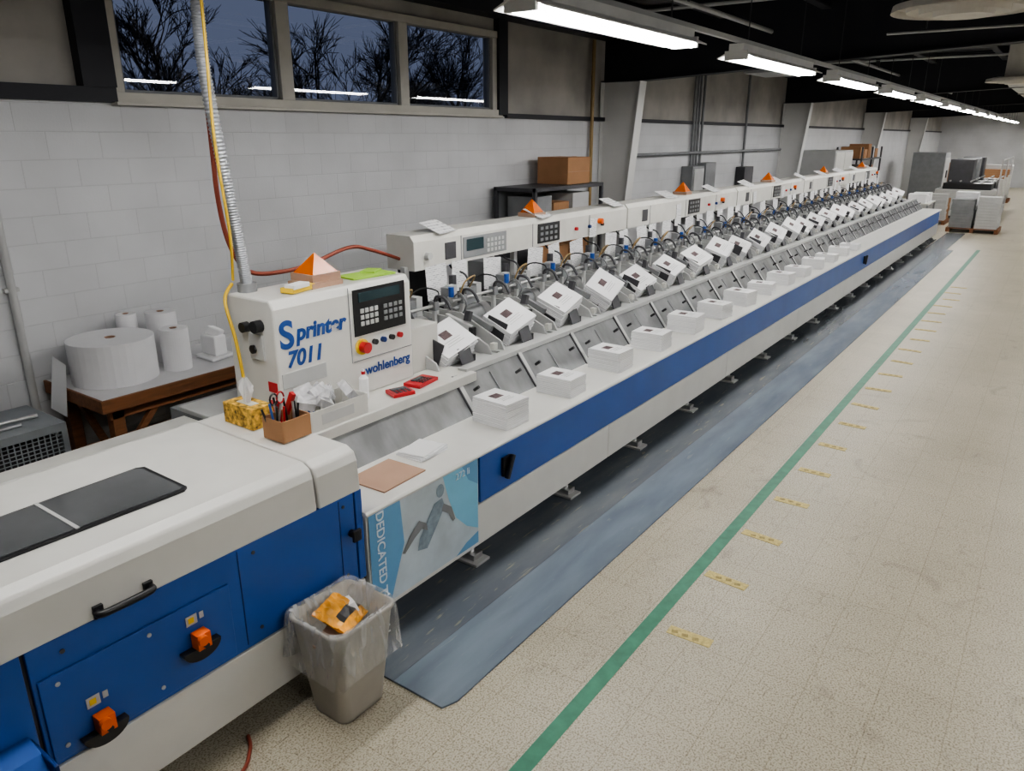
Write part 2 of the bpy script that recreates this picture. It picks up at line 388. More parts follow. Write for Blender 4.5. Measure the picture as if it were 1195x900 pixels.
def diffuser(x,y,r=.5):
    b=MB(); z=3.5
    prof=[(r,z),(r*.98,z+.05),(r*.8,z+.07),(r*.78,z+.0),(r*.62,z+.04),(r*.6,z-.02),(r*.42,z+.02),(r*.4,z-.04),(r*.15,z-.02),(.001,z-.02)]
    n=40; vs=[]; fs=[]
    for rr,zz in prof:
        for j in range(n): q=2*math.pi*j/n; vs.append((x+rr*math.cos(q),y+rr*math.sin(q),zz))
    for i in range(len(prof)-1):
        for j in range(n): fs.append([i*n+j,i*n+(j+1)%n,(i+1)*n+(j+1)%n,(i+1)*n+j])
    b.add(vs,fs,'diff')
    b.cyl((x,y,z+.05),(x,y,4.45),r*.45,'diff',24)
    b.build('ceiling_air_diffuser')
diffuser(7.05,.87); diffuser(16.3,1.0)
b=MB(); b.b2(18.5,30,.6,1.3,3.55,3.95,'lgrey')
for x in (19,22,25,28): b.b2(x-.03,x+.03,.58,1.32,3.53,4.45,'mgrey')
b.prism([(18.5,3.55),(17.6,3.75),(17.6,3.95),(18.5,3.95)],.6,1.3,'lgrey','y')
b.build('air_duct')
b=MB()
b.b2(13.2,14.3,3.9,4.7,3.6,4.1,'lgrey')
for x in (13.3,14.2):
    for y in (4.0,4.6): b.cyl((x,y,4.1),(x,y,4.45),.012,'dgrey',6)
for z in (3.65,3.75,3.85,3.95): b.b2(13.25,14.25,3.88,3.9,z,z+.05,'mgrey')
b.build('unit_heater')

b=MB(); b.tube([(2.36,WY-.04,.0),(2.36,WY-.04,2.86)],.03,'lgrey',10)
for z in (.5,1.5,2.5): b.b2(2.31,2.41,WY-.05,WY-.0,z,z+.03,'lgrey')
b.build('wall_pipe')
b=MB()
for dx in (-.35,-.22,-.08,.1): b.tube([(15.3+dx,WY-.05,1.2),(15.3+dx,WY-.05,4.2)],.03,'mgrey',8)
b.b2(14.6,15.2,WY-.25,WY-.01,1.05,2.05,'mgrey'); b.b2(15.35,15.9,WY-.22,WY-.01,1.15,2.1,'mgrey')
b.b2(14.66,15.14,WY-.27,WY-.25,1.1,2.0,'lgrey')
b.b2(17.7,18.3,WY-.22,WY-.01,1.3,1.95,'dgrey'); b.tube([(18,WY-.05,1.9),(18,WY-.05,4.2)],.03,'mgrey',8)
b.tube([(11.6,WY-.1,2.3),(20.6,WY-.1,2.3)],.03,'mgrey',8)
b.build('electrical_panels',bevel=.006)
b=MB(); b.tube([(10.9,WY-.06,0),(10.9,WY-.06,4.0)],.03,'hoseb',8); b.build('riser_pipe')

b=MB(); b.b2(-3.3,21.5,1.425,1.505,0,.0025,'gstripe'); b.build('green_floor_stripe')
b=MB()
for i in range(20):
    x=3.41+.65*i; a=random.uniform(-8,8)
    b.box((x,1.265+random.uniform(-.03,.03),.0015),(.075,.27*random.uniform(.85,1),.003),'tape',(0,0,a))
    for j in range(3): b.box((x+random.uniform(-.01,.01),1.20+.06*j,.0034),(.025,.035,.0012),'tapek',(0,0,a+20))
b.build('yellow_floor_markings')
b=MB(); b.prism([(2.2,1.98),(2.2,2.3),(21,2.3),(21,1.95),(2.28,1.95)],0,.012,'mat_o','z')
b.prism([(2.2,2.302),(2.2,4.3),(23.1,4.3),(23.1,2.58),(21,2.58),(21,2.302)],0,.011,'mat_i','z')
b.b2(21.05,25,2.1,2.55,0,.01,'mat_i')
b.build('anti_fatigue_mat',bevel=.003)

# ------------------------------------------------------------------ gathering machine
G=empty('gathering_machine')
XM=23.0; FY=2.6; Z0=.0125
b=MB()
b.prism([(2.57,.775),(2.565,.79),(2.575,.803),(3.02,.803),(3.02,.775)],2.34,XM,'white')
b.build('front_table',G,.004)
b=MB()
b.b2(2.36,3.29,FY,FY+.03,.44,.775,'white')
b.b2(3.31,XM-.02,FY,FY+.03,.45,.775,'blue')
x=2.36
while x<XM-.1:
    x1=min(x+2.6,XM-.02); b.b2(x,x1-.008,FY-.004,FY+.03,.17,.445,'white'); x=x1
b.b2(2.36,XM-.02,FY+.031,FY+.05,.17,.77,'dgrey')
b.b2(XM-.03,XM,FY,3.9,.17,.8,'white')
b.build('front_panels',G,.003)
b=MB()
x=3.33
while x<XM:
    b.b2(x-.07,x+.07,2.60,2.80,Z0,.03,'lgrey'); b.b2(x-.045,x+.045,2.64,2.76,.03,.07,'steel'); b.cyl((x,2.70,.03),(x,2.70,.2),.022,'steel',10)
    x+=1.15
b.b2(2.5,XM-.3,2.70,2.76,.16,.24,'mgrey'); b.b2(2.5,XM-.3,3.7,4.2,.12,.3,'dgrey')
for i in range(9): b.b2(3+i*2.4,3.1+i*2.4,3.75,4.15,Z0,.14,'dgrey')
for x in (-.8,1.2,2.1):
    for y in (2.75,3.9): b.b2(x,x+.1,y,y+.1,Z0 if x>2 else .0,.14,'dgrey')
b.build('feet_and_frame',G,.003)
for x in (3.57,14.0):
    b=MB(); b.box((x,FY-.012,.61),(.09,.024,.13),'black'); b.box((x,FY-.04,.61),(.03,.03,.16),'black',(0,25,0)); b.build('latch',G,.006)
b=MB()
b.b2(2.36,XM-.1,3.24,4.3,.28,1.0,'mgrey')
b.build('body',G)
b=MB()
b.prism([(3.0,.80),(3.015,.80),(3.20,1.03),(3.19,1.04)],2.36,XM-.15,'steeld')
b.prism([(3.17,1.03),(3.25,1.03),(3.25,1.065),(3.17,1.065)],3.9,XM-.15,'lgrey')
b.build('trough_guard',G,.002)
b=MB()
for i in range(25):
    x=3.75+.762*i
    b.prism([(2.988,.80),(3.0,.80),(3.19,1.045),(3.175,1.05)],x,x+.010,'dgrey')
    b.prism([(2.988,.80),(3.0,.80),(3.19,1.045),(3.175,1.05)],x+.012,x+.05,'lgrey')
    b.prism([(2.992,.81),(3.0,.81),(3.15,.99),(3.14,1.0)],x+.38,x+.385,'mgrey')
    b.cyl((x+.12,3.08,.94),(x+.12,3.04,.97),.012,'black',8); b.cyl((x+.62,3.08,.94),(x+.62,3.04,.97),.012,'black',8)
b.build('trough_ribs',G)
b=MB()
b.b2(2.36,3.95,3.12,3.45,.98,1.045,'white2'); b.b2(2.36,3.95,3.45,4.2,.98,1.03,'lgrey')
b.b2(3.63,3.93,3.45,3.9,1.04,1.36,'white2')
b.build('console_ledge',G,.006)

def station_mesh():
    b=MB()
    b.b2(-.36,.36,3.26,4.28,1.0,1.03,'lgrey')
    for x in (-.3,.3):
        b.prism([(3.32,1.03),(3.36,1.10),(3.75,1.27),(4.0,1.28),(4.1,1.03)],x-.008,x+.008,'lgrey')
    b.box((0,3.55,1.07),(.40,.30,.02),'mgrey',(22,0,0))
    b.box((-.02,3.325,1.10),(.14,.012,.12),'dgrey',(-22,0,0)); b.box((.07,3.35,1.06),(.05,.06,.05),'black')
    b.box((-.225,3.47,1.16),(.01,.18,.17),'dgrey',(20,0,8))
    b.cyl((-.27,3.93,1.15),(.27,3.93,1.15),.10,'mgrey',20); b.cyl((-.2,3.93,1.15),(-.12,3.93,1.15),.118,'steel',20); b.cyl((.12,3.93,1.15),(.2,3.93,1.15),.118,'steel',20)
    b.cyl((-.33,3.82,1.36),(.33,3.82,1.36),.014,'steel',8); b.cyl((-.33,4.05,1.22),(.33,4.05,1.22),.016,'steel',8)
    for x in (-.2,.22):
        b.tube(smooth_pts([(x,3.82,1.36),(x-.02,3.78,1.44),(x-.01,3.70,1.43),(x,3.65,1.35)],4),.012,'dgrey',6)
        b.box((x,3.82,1.36),(.05,.06,.07),'mgrey')
        b.box((x,3.82,1.2),(.03,.03,.3),'lgrey')
    b.box((.27,3.62,1.25),(.035,.26,.04),'lgrey',(15,0,0)); b.box((-.27,3.60,1.22),(.03,.28,.05),'mgrey',(20,0,0))
    b.box((.26,3.48,1.17),(.05,.035,.12),'black'); b.box((.30,3.55,1.30),(.04,.05,.08),'dgrey',(0,20,0))
    b.cyl((-.24,3.90,1.36),(-.24,3.90,1.45),.024,'blue',10); b.box((-.24,3.90,1.33),(.05,.05,.08),'steel')
    b.box((.1,4.0,1.32),(.14,.08,.14),'mgrey'); b.box((-.05,4.06,1.36),(.08,.06,.12),'lgrey'); b.box((.02,4.10,1.45),(.05,.04,.08),'dgrey')
    b.box((-.15,4.02,1.34),(.06,.09,.16),'mgrey'); b.box((.25,4.05,1.30),(.07,.1,.2),'lgrey')
    b.tube(smooth_pts([(-.18,3.88,1.33),(-.14,3.84,1.48),(.02,3.86,1.51),(.10,3.99,1.38)],5),.007,'hoseb',6)
    b.tube(smooth_pts([(.2,3.80,1.36),(.27,3.82,1.46),(.2,3.95,1.48),(.08,4.02,1.36)],5),.007,'black',6)
    b.tube(smooth_pts([(-.28,3.75,1.26),(-.32,3.68,1.36),(-.28,3.78,1.42),(-.22,3.9,1.36)],5),.007,'mgrey',6)
    b.tube(smooth_pts([(.12,4.0,1.4),(.16,4.08,1.48),(.14,4.2,1.52),(.15,4.26,1.58)],5),.009,'dgrey',6)
    b.box((.36,3.95,1.18),(.06,.06,.30),'lgrey'); b.box((.36,4.25,1.30),(.05,.05,.60),'lgrey')
    b.box((.36,3.7,1.08),(.05,.4,.08),'lgrey')
    b.box((.33,3.33,1.09),(.05,.04,.05),'white2')
    return b
sb=station_mesh(); s0=sb.build('hopper_station',G,.003); s0.location=(4.10,0,0)
NS=24
for i in range(1,NS):
    o=bpy.data.objects.new('hopper_station',s0.data); scene.collection.objects.link(o); o.parent=G; o.location=(4.10+.762*i,0,0)
def pagestack(h,w=.30,d=.24,seed=0,ink=.34,jit=.006):
    rnd=random.Random(seed); b=MB(); n=max(3,int(h/.015)); z=0
    for i in range(n):
        dz=h/n; b.box((rnd.uniform(-jit,jit),rnd.uniform(-jit,jit),z+dz/2),(w,d,dz-.0006),'pages',(0,0,rnd.uniform(-1.2,1.2))); z+=dz
    b.box((0,0,h+.001),(w*.99,d*.99,.002),'paper',(0,0,1))
    b.box((-.01,.03,h+.003),(w*ink,d*.24,.0015),'ink')
    for j in range(3): b.box((0,-.03-.02*j,h+.003),(w*(.5-.1*(j%2)),.004,.001),'lgrey')
    return b
hm=[pagestack(.16+.024*k,.36,.28,k,.26,.006) for k in range(4)]
meshes=[]
for i in range(NS):
    k=i%4
    if i<4: o=hm[k].build('page_stack',G); meshes.append(o.data)
    else:
        o=bpy.data.objects.new('page_stack',meshes[k]); scene.collection.objects.link(o); o.parent=G
    o.location=(4.08+.762*i+random.uniform(-.02,.02),3.53,1.085)
    o.rotation_euler=(math.radians(26+random.uniform(-5,5)),math.radians(random.uniform(-20,-10)),math.radians(random.uniform(-5,8)))

b=MB()
seg=3.7; x=4.47; k=0
while x<XM-1:
    x1=min(x+seg-.03,XM-.6)
    b.prism([(4.15,1.57),(4.15,1.80),(4.19,1.85),(4.45,1.85),(4.45,1.57)],x,x1,'white2')
    for j in range(3):
        xx=x+.6+j*1.1
        if xx+.5<x1: b.b2(xx-.01,xx,4.146,4.152,1.58,1.8,'mgrey')
    b.box((x+1.9,4.30,1.87),(.20,.20,.04),'board')
    xx=x+1.9; vs=[(xx-.085,4.215,1.89),(xx+.085,4.215,1.89),(xx+.085,4.385,1.89),(xx-.085,4.385,1.89),(xx,4.30,2.02)]
    b.add(vs,[[0,1,2,3],[0,1,4],[1,2,4],[2,3,4],[3,0,4]],'amber')
    b.b2(x+.38,x+.52,4.143,4.15,1.62,1.76,'dgrey')
    if k==0:
        b.b2(x+.62,x+1.25,4.142,4.15,1.60,1.78,'mgrey'); b.b2(x+.66,x+.9,4.138,4.142,1.66,1.76,'screen')
        for a in range(5):
            for c in range(3): b.b2(x+.95+a*.055,x+.985+a*.055,4.137,4.142,1.62+c*.045,1.65+c*.045,'lgrey')
        b.cyl((x+.15,4.15,1.68),(x+.15,4.11,1.68),.03,'lgrey',14)
    b.b2(x+1.78,x+2.18,4.142,4.15,1.60,1.79,'black')
    for a in range(4):
        for c in range(3): b.b2(x+1.82+a*.085,x+1.87+a*.085,4.137,4.142,1.62+c*.055,1.65+c*.055,'mgrey')
    for a in range(3):
        b.cyl((x+2.5+a*.28,4.15,1.68),(x+2.5+a*.28,4.12,1.68),.018,('red','blued','black')[a],10)
    b.cyl((x+3.0,4.15,1.72),(x+3.0,4.10,1.72),.03,'orange',12)
    x+=seg; k+=1
b.build('control_rail',G,.006)
b=MB()
for i in range(NS):
    x=4.68+.762*i; a=random.uniform(-6,6); z=1.60-random.uniform(0,.04)
    b.box((x+random.uniform(-.05,.05),4.13,z-.14),(.26,.002,.28),'sheet',(random.uniform(-6,0),a,0))
    if random.random()<.6: b.box((x+.33,4.128,z-.13),(.2,.002,.26),'sheet',(random.uniform(-6,0),-a,0))
    if i%2==0: b.box((x+.2,4.25,1.885),(.28,.22,.004),'sheet',(22,random.uniform(-8,8),random.uniform(-12,12)))
    if random.random()<.35: b.box((x+.36,4.138,1.66),(.15,.002,.2),'sheet',(0,random.uniform(-5,5),0))
b.build('job_sheets',G)

C=empty('control_console'); C.parent=G
b=MB()
b.prism([(3.40,1.045),(3.40,1.70),(3.43,1.75),(3.80,1.75),(3.82,1.70),(3.82,1.045)],2.52,3.61,'white')
b.build('cabinet',C,.012)
b=MB()
b.b2(3.10,3.55,3.392,3.40,1.43,1.72,'black')
b.b2(3.14,3.50,3.386,3.392,1.64,1.70,'screen')
for a in range(4):
    for c in range(3): b.b2(3.15+a*.04,3.178+a*.04,3.385,3.392,1.49+c*.04,1.518+c*.04,'lgrey')
for a in range(4):
    for c in range(3): b.b2(3.35+a*.045,3.38+a*.045,3.385,3.392,1.49+c*.04,1.515+c*.04,'mgrey')
b.cyl((3.15,3.40,1.36),(3.15,3.385,1.36),.05,'yellow',20); b.cyl((3.15,3.385,1.36),(3.15,3.34,1.36),.035,'red',16)
for a,k in enumerate(('black','blued','black','red')): b.cyl((3.26+.075*a,3.40,1.37),(3.26+.075*a,3.375,1.37),.018,k,12)
b.b2(2.505,2.52,3.5,3.62,1.40,1.55,'lgrey')
b.cyl((2.52,3.52,1.60),(2.47,3.52,1.60),.035,'black',14); b.cyl((2.52,3.64,1.58),(2.48,3.64,1.58),.03,'black',14); b.cyl((2.52,3.58,1.46),(2.49,3.58,1.46),.025,'black',14)
b.b2(2.516,2.52,3.42,3.5,1.22,1.28,'red'); b.b2(2.516,2.52,3.43,3.5,1.10,1.17,'red')
b.box((3.0,3.60,1.765),(.24,.22,.03),'board')
vs=[(2.93,3.54,1.82),(3.13,3.54,1.82),(3.13,3.72,1.82),(2.93,3.72,1.82),(3.03,3.63,1.94)]
b.box((3.03,3.63,1.80),(.22,.2,.045),'board'); b.add(vs,[[0,1,2,3],[0,1,4],[1,2,4],[2,3,4],[3,0,4]],'amber')
b.box((2.80,3.52,1.77),(.2,.09,.03),'yellow',(0,0,12)); b.box((2.78,3.50,1.79),(.14,.07,.025),'paper',(0,0,12))
b.box((3.40,3.58,1.757),(.34,.18,.012),'green',(0,0,-6)); b.box((3.48,3.62,1.768),(.14,.1,.012),'green',(0,0,25))
b.cyl((2.63,3.76,1.75),(2.63,3.76,1.80),.055,'mgrey',16)
b.b2(3.615,3.63,3.42,3.8,1.045,1.5,'lgrey')
b.b2(2.54,2.86,3.396,3.40,1.24,1.33,'lgrey')
b.b2(3.08,3.60,3.395,3.40,1.27,1.276,'mgrey'); b.b2(3.065,3.07,3.395,3.40,1.27,1.74,'mgrey')
b.build('console_controls',C,.003)
text('label_initial','S',.22,(2.545,3.397,1.475),(90,0,0),'text',C,bold=.006)
text('label_name','printer',.13,(2.66,3.397,1.505),(90,0,0),'text',C,bold=.005,shear=.15)
text('label_number','7011',.13,(2.58,3.397,1.36),(90,0,0),'text',C,bold=.004,shear=.2)
text('label_maker','wohlenberg',.085,(3.17,3.397,1.17),(90,0,0),'text',C,bold=.002)
F=empty('flexible_conduit'); F.parent=G
b=MB(); pts=smooth_pts([(2.63,3.76,1.80),(2.61,3.765,2.05),(2.58,3.78,2.42),(2.54,3.79,2.9),(2.55,3.80,3.27),(2.58,3.8,3.8),(2.6,3.8,4.45)],24)
fine=[]; rs=[]
for i in range(len(pts)-1):
    for j in range(4): fine.append(pts[i].lerp(pts[i+1],j/4)); rs.append(.035 if j%4<2 else .030)
b.tube(fine,rs,'conduit',12); b.build('conduit',F)
b=MB()
b.tube(smooth_pts([(2.6,3.86,4.45),(2.58,3.86,3.2),(2.59,3.88,2.6),(2.61,3.91,2.25),(2.67,3.93,1.98),(2.8,3.95,1.82),(3.05,3.95,1.79),(3.3,3.97,1.81),(3.7,4.05,1.86),(4.1,4.25,1.78),(4.5,4.32,1.65)],8),.014,'hose',8)
b.tube(smooth_pts([(2.62,3.84,4.45),(2.52,3.72,3.2),(2.49,3.70,2.6),(2.53,3.72,2.1),(2.57,3.80,1.82)],8),.008,'hosey',8)
b.tube(smooth_pts([(2.56,3.8,1.8),(2.47,3.75,1.72),(2.45,3.66,1.5),(2.45,3.62,1.2),(2.45,3.62,1.05)],8),.010,'hosey',8)
b.build('cables',F)

U=empty('stitcher_unit'); U.parent=G
b=MB()
prof=[(2.585,.935),(2.595,1.10),(2.612,1.145),(2.66,1.168),(3.50,1.178),(3.555,1.165),(3.575,1.13),(3.575,.935)]
b.prism(prof,-.9,2.055,'white')
prof2=[(y,z-.006 if z>1 else z) for y,z in prof]
b.prism(prof2,2.068,2.33,'white')
b.build('cover',U,.01,seg=3)
b=MB()
b.b2(-.9,2.30,2.62,3.9,.12,.93,'dgrey')
b.b2(.785,2.29,2.60,2.62,.43,.93,'blue'); b.b2(-.9,.77,2.60,2.62,.43,.93,'blue')
b.b2(.80,1.56,2.590,2.60,.45,.80,'blue')
b.build('blue_panels',U,.004)
b=MB(); b.b2(-.9,2.33,2.595,2.62,.13,.425,'white'); b.b2(2.30,2.345,2.60,3.5,.43,.93,'blue')
b.b2(-.9,2.33,3.58,4.1,.1,1.0,'white2')
b.build('lower_panels',U,.004)
b=MB()
b.prism([(.3,2.84),(.3,3.17),(1.55,3.19),(1.58,3.17),(1.575,2.83),(1.55,2.81)],1.172,1.1825,'black','z')
b.prism([(.32,2.855),(.32,3.155),(1.545,3.175),(1.56,3.16),(1.558,2.84),(1.54,2.825)],1.17,1.1845,'glassdark','z')
b.b2(1.115,1.13,2.83,3.18,1.18,1.187,'lgrey')
b.build('cover_window',U)
b=MB()
b.tube(smooth_pts([(1.03,2.59,.965),(1.035,2.555,.965),(1.13,2.55,.965),(1.225,2.555,.965),(1.23,2.59,.965)],5),.014,'black',10)
b.box((1.035,2.585,.965),(.035,.02,.05),'black'); b.box((1.225,2.585,.965),(.035,.02,.05),'black')
for x,z in ((1.39,.635),(.975,.525)):
    n=14; vs=[(x+.085*math.cos(math.pi+math.pi*i/n),2.57,z-.03+.06*math.sin(math.pi+math.pi*i/n)) for i in range(n+1)]
    b.prism([(v[0],v[2]) for v in vs],2.555,2.59,'black','y')
    b.box((x,2.56,z+.005),(.06,.05,.07),'orange'); b.cyl((x-.012,2.535,z+.02),(x-.012,2.515,z+.02),.022,'orange',12); b.cyl((x,2.535,z-.01),(x,2.52,z-.01),.012,'black',10)
    b.b2(x-.04,x+.01,2.586,2.589,z+.07,z+.115,'lgrey'); b.b2(x-.03,x-.005,2.584,2.587,z+.08,z+.105,'yellow')
    b.b2(x+.02,x+.04,2.586,2.589,z+.08,z+.11,'lgrey')
for x,z in ((.9,.87),(1.7,.88),(2.22,.88),(1.7,.5),(2.22,.5)): b.cyl((x,2.60,z),(x,2.596,z),.009,'dgrey',10)
for x,z in ((1.2,.76),(1.22,.50),(.85,.5),(.86,.76)): b.cyl((x,2.59,z),(x,2.586,z),.009,'lgrey',10)
b.cyl((2.26,2.60,.72),(2.26,2.56,.72),.02,'black',10); b.b2(2.235,2.285,2.55,2.565,.69,.75,'black')
b.b2(2.19,2.196,2.597,2.60,.45,.92,'blued'); b.b2(1.62,1.626,2.597,2.60,.45,.92,'blued')
b.build('unit_controls',U,.003)
b=MB()
pr=[(2.595,.62),(2.50,.60),(2.43,.54),(2.40,.44),(2.40,.30),(2.42,.30),(2.425,.43),(2.45,.52),(2.51,.57),(2.595,.59)]
b.prism(pr,.15,.74,'blue'); b.b2(.735,.75,2.40,2.6,.30,.60,'blued'); b.build('delivery_flap',U,.004)

P=empty('banner_poster'); P.parent=G
b=MB(); y=2.590
b.b2(2.37,3.27,y,y+.005,.20,.772,'poster')
def pq(pts,k,d): b.poly([(a,y-d,c) for a,c in pts],k)
pq([(2.37,.20),(2.50,.20),(2.62,.50),(2.60,.772),(2.37,.772)],'posterb',.001)
pq([(2.95,.772),(3.27,.772),(3.27,.30),(3.16,.36),(3.06,.46),(3.00,.60)],'cyan',.001)
pq([(3.12,.772),(3.27,.772),(3.27,.6),(3.18,.66)],'posterb',.002)
pq([(3.05,.20),(3.27,.20),(3.27,.28),(3.15,.25)],'posterb',.0015)
pq([(2.72,.40),(2.80,.38),(2.90,.50),(2.96,.58),(2.94,.64),(2.87,.63),(2.80,.54),(2.74,.47)],'skin',.0025)
pq([(2.925+.035*math.cos(t*.628),.69+.042*math.sin(t*.628)) for t in range(10)],'skin',.0027)
pq([(2.80,.54),(2.74,.58),(2.66,.52),(2.60,.44),(2.62,.43),(2.70,.49),(2.76,.52),(2.81,.49)],'mgrey',.003)
pq([(2.95,.60),(3.02,.55),(3.05,.46),(3.03,.45),(2.99,.52),(2.93,.56)],'mgrey',.003)
b.build('sheet',P)
text('poster_text','DEDICATED TO YOU',.078,(2.42,2.586,.765),(90,90,0),'postert',P,bold=.001)
text('poster_heading','272 li',.06,(3.06,2.586,.70),(90,0,0),'postert',P)

random.seed(3)
for i in range(14):
    h=[.17,.135,.16,.15,.165,.15,.155,.13,.145,.12,.14,.11,.13,.10][i]
    b=pagestack(h,.23,.29,10+i,.36,.003)
    o=b.build('booklet_stack',loc=(3.78+.762*i,2.79,.8035)); o.rotation_euler=(0,0,math.radians(random.uniform(-4,12)-4))
b=MB(); b.box((0,0,.004),(.34,.28,.008),'board',(0,0,2)); b.build('brown_board',loc=(2.72,2.80,.804))
b=MB()
for i in range(4): b.box((.003*i,0,.004+.006*i),(.24,.20,.005),'pages',(0,0,i*3))
b.box((0,0,.028),(.22,.17,.002),'sheet',(0,0,9)); b.build('notepad',loc=(3.08,2.86,.804))

b=MB(); b.box((0,0,.055),(.13,.24,.11),'flower'); b.box((0,0,.111),(.05,.12,.003),'white')
for k in range(9):
    a=k*.7; r0=.012; b.add([(r0*math.cos(a),r0*math.sin(a),.10),(.035*math.cos(a),.045*math.sin(a),.20+.02*(k%2)),(.03*math.cos(a+.8),.05*math.sin(a+.8),.18),(.01*math.cos(a),.01*math.sin(a),.25)],[[0,1,3],[0,3,2]],'paper')
b.build('tissue_box',loc=(2.22,3.28,1.1725))
b=MB(); z=1.1725
for c,d in (((0,-.075,.055),(.17,.006,.11)),((0,.075,.055),(.17,.006,.11)),((-.085,0,.055),(.006,.15,.11)),((.085,0,.055),(.006,.15,.11)),((0,0,.003),(.17,.15,.006))): b.box(c,d,'card')
for k in range(12):
    x=random.uniform(-.07,.07); yy=random.uniform(-.06,.06); dx=random.uniform(-.04,.04)
    b.cyl((x,yy,.01),(x+dx,yy+random.uniform(-.03,.03),random.uniform(.15,.2)),.006,random.choice(['black','red','blue','black','dgrey','steel']),8)
for sgn in (-1,1):
    pts=[(-.03+.022*math.cos(t*.6)+sgn*.02,0.02,.20+.03*math.sin(t*.6)) for t in range(11)]; b.tube(pts,.005,'black' if sgn<0 else 'red',6)
    b.cyl((-.03+sgn*.02,.02,.17),(-.03-sgn*.01,.02,.04),.006,'steel',6)
b.box((.05,.03,.15),(.02,.03,.12),'red',(20,10,0))
b.build('pencil_box',loc=(2.22,2.97,z))
b=MB()
for c,d in (((0,-.11,.06),(.42,.006,.12)),((0,.11,.06),(.42,.006,.12)),((-.21,0,.06),(.006,.22,.12)),((.21,0,.06),(.006,.22,.12)),((0,0,.003),(.42,.22,.006))): b.box(c,d,'white2')
b.b2(-.14,.10,-.1145,-.112,.03,.09,'lgrey')
for k in range(9):
    b.box((random.uniform(-.15,.15),random.uniform(-.05,.05),.13+random.uniform(0,.04)),(.13,.10,.05),random.choice(['film2','film2','film2','paper']),(random.uniform(-50,50),random.uniform(-40,40),random.uniform(0,90)))
for k in range(6):
    x=random.uniform(-.15,.15); b.cyl((x,.0,.02),(x+random.uniform(-.05,.05),.03,random.uniform(.16,.22)),.006,random.choice(['black','blue','steel','dgrey']),8)
b.build('parts_bin',loc=(2.72,3.25,1.0465),bevel=.003)
b=MB(); b.cyl((0,0,0),(0,0,.13),.03,'paper',16); b.tube([(0,0,.13),(0,0,.15),(0,0,.19)],[.03,.014,.006],'paper',12); b.cyl((0,0,.155),(0,0,.175),.013,'red',10)
b.build('glue_bottle',loc=(3.10,3.345,1.0465))
for i,(x,yy,a) in enumerate(((3.29,3.22,-20),(3.53,3.26,8))):
    b=MB(); b.box((0,0,.012),(.15 if i==0 else .22,.13,.024),'red'); b.box((0,.03,.026),(.11,.035,.006),'screen')
    for k in range(4):
        for j in range(3): b.box((-.045+.03*k,-.045+.022*j,.027),(.02,.014,.006),'dgrey')
    o=b.build('desk_calculator',bevel=.004,loc=(x,yy,1.0465)); o.rotation_euler=(0,0,math.radians(a))

W=empty('waste_bin')
def rr(cx,cy,wx,wy,r,n=6):
    pts=[]
    for sx,sy,a0 in ((1,1,0),(-1,1,90),(-1,-1,180),(1,-1,270)):
        for i in range(n+1):
            a=math.radians(a0+90*i/n); pts.append((cx+sx*(wx/2-r)+r*math.cos(a),cy+sy*(wy/2-r)+r*math.sin(a)))
    return pts
def loft(b,rings,k,closeb=True):
    n=len(rings[0]); vs=[p for r in rings for p in r]; fs=[]
    for i in range(len(rings)-1):
        for j in range(n): fs.append([i*n+j,i*n+(j+1)%n,(i+1)*n+(j+1)%n,(i+1)*n+j])
    if closeb: fs.append(list(range(n))[::-1])
    b.add(vs,fs,k,True)
b=MB(); cx,cy=1.985,2.385
rings=[]
for z,wx,wy in ((0,.27,.23),(.02,.275,.235),(.49,.365,.325),(.51,.385,.345),(.525,.385,.345),(.525,.36,.32),(.03,.26,.22)):
    rings.append([(x,y,z) for x,y in rr(cx,cy,wx,wy,.05)])
loft(b,rings,'can'); b.build('bin',W)
b=MB(); rings=[]
rnd=random.Random(5); nn=28; ph=[rnd.uniform(-1,1) for _ in range(nn)]
for z,e,w_ in ((.16,-.10,.0),(.40,-.045,.004),(.53,-.03,.004),(.55,.005,.008),(.54,.035,.010),(.45,.045,.018),(.36,.05,.026),(.28,.06,.034)):
    base=rr(cx,cy,.375+e,.335+e,.055); ring=[]
    for j,(x,y) in enumerate(base):
        d=Vector((x-cx,y-cy)).normalized(); a=ph[j]*w_
        ring.append((x+d.x*a,min(y+d.y*a,2.582),z+(ph[(j*3)%nn]*.03 if z<.31 and z>.2 else ph[j]*w_*.5)))
    rings.append(ring)
loft(b,rings,'film',False); o=b.build('liner',W)
ss=o.modifiers.new('sub','SUBSURF'); ss.levels=1; ss.render_levels=1
b=MB()
rnd=random.Random(11); nx,ny=10,8; R=Euler((math.radians(24),math.radians(10),math.radians(25))).to_matrix()
top=[];bot=[]
for i in range(nx+1):
    for j in range(ny+1):
        u=i/nx*2-1; v=j/ny*2-1
        puff=.03*(1-u*u)*(1-v*v)+rnd.uniform(-.006,.008)
        x=u*.135*(1-.06*v*v); y_=v*.095
        top.append(Vector((1.99,2.40,.49))+R@Vector((x,y_,puff))); bot.append(Vector((1.99,2.40,.49))+R@Vector((x,y_,-puff*.6-.004)))
fs=[]; fb=[]
for i in range(nx):
    for j in range(ny):
        a=i*(ny+1)+j; q=[a,a+1,a+ny+2,a+ny+1]
        (fb if (2<=j<=3 and i>1) else fs).append(q)
b.add(top,fs,'wrapper'); b.add(top,fb,'black'); b.add(bot,fs+fb,'wrapper')
b.box((2.06,2.47,.44),(.16,.12,.05),'paper',(-20,20,60)); b.box((1.90,2.34,.42),(.16,.14,.05),'board',(10,-20,10)); b.box((1.98,2.38,.36),(.22,.18,.08),'paper',(10,5,40))
b.build('rubbish',W)
b=MB(); b.tube(smooth_pts([(1.55,2.58,.012),(1.5,2.50,.012),(1.38,2.42,.012),(1.15,2.47,.012),(.9,2.4,.012),(.6,2.5,.012)],8),.009,'hose',8); b.build('floor_hose')

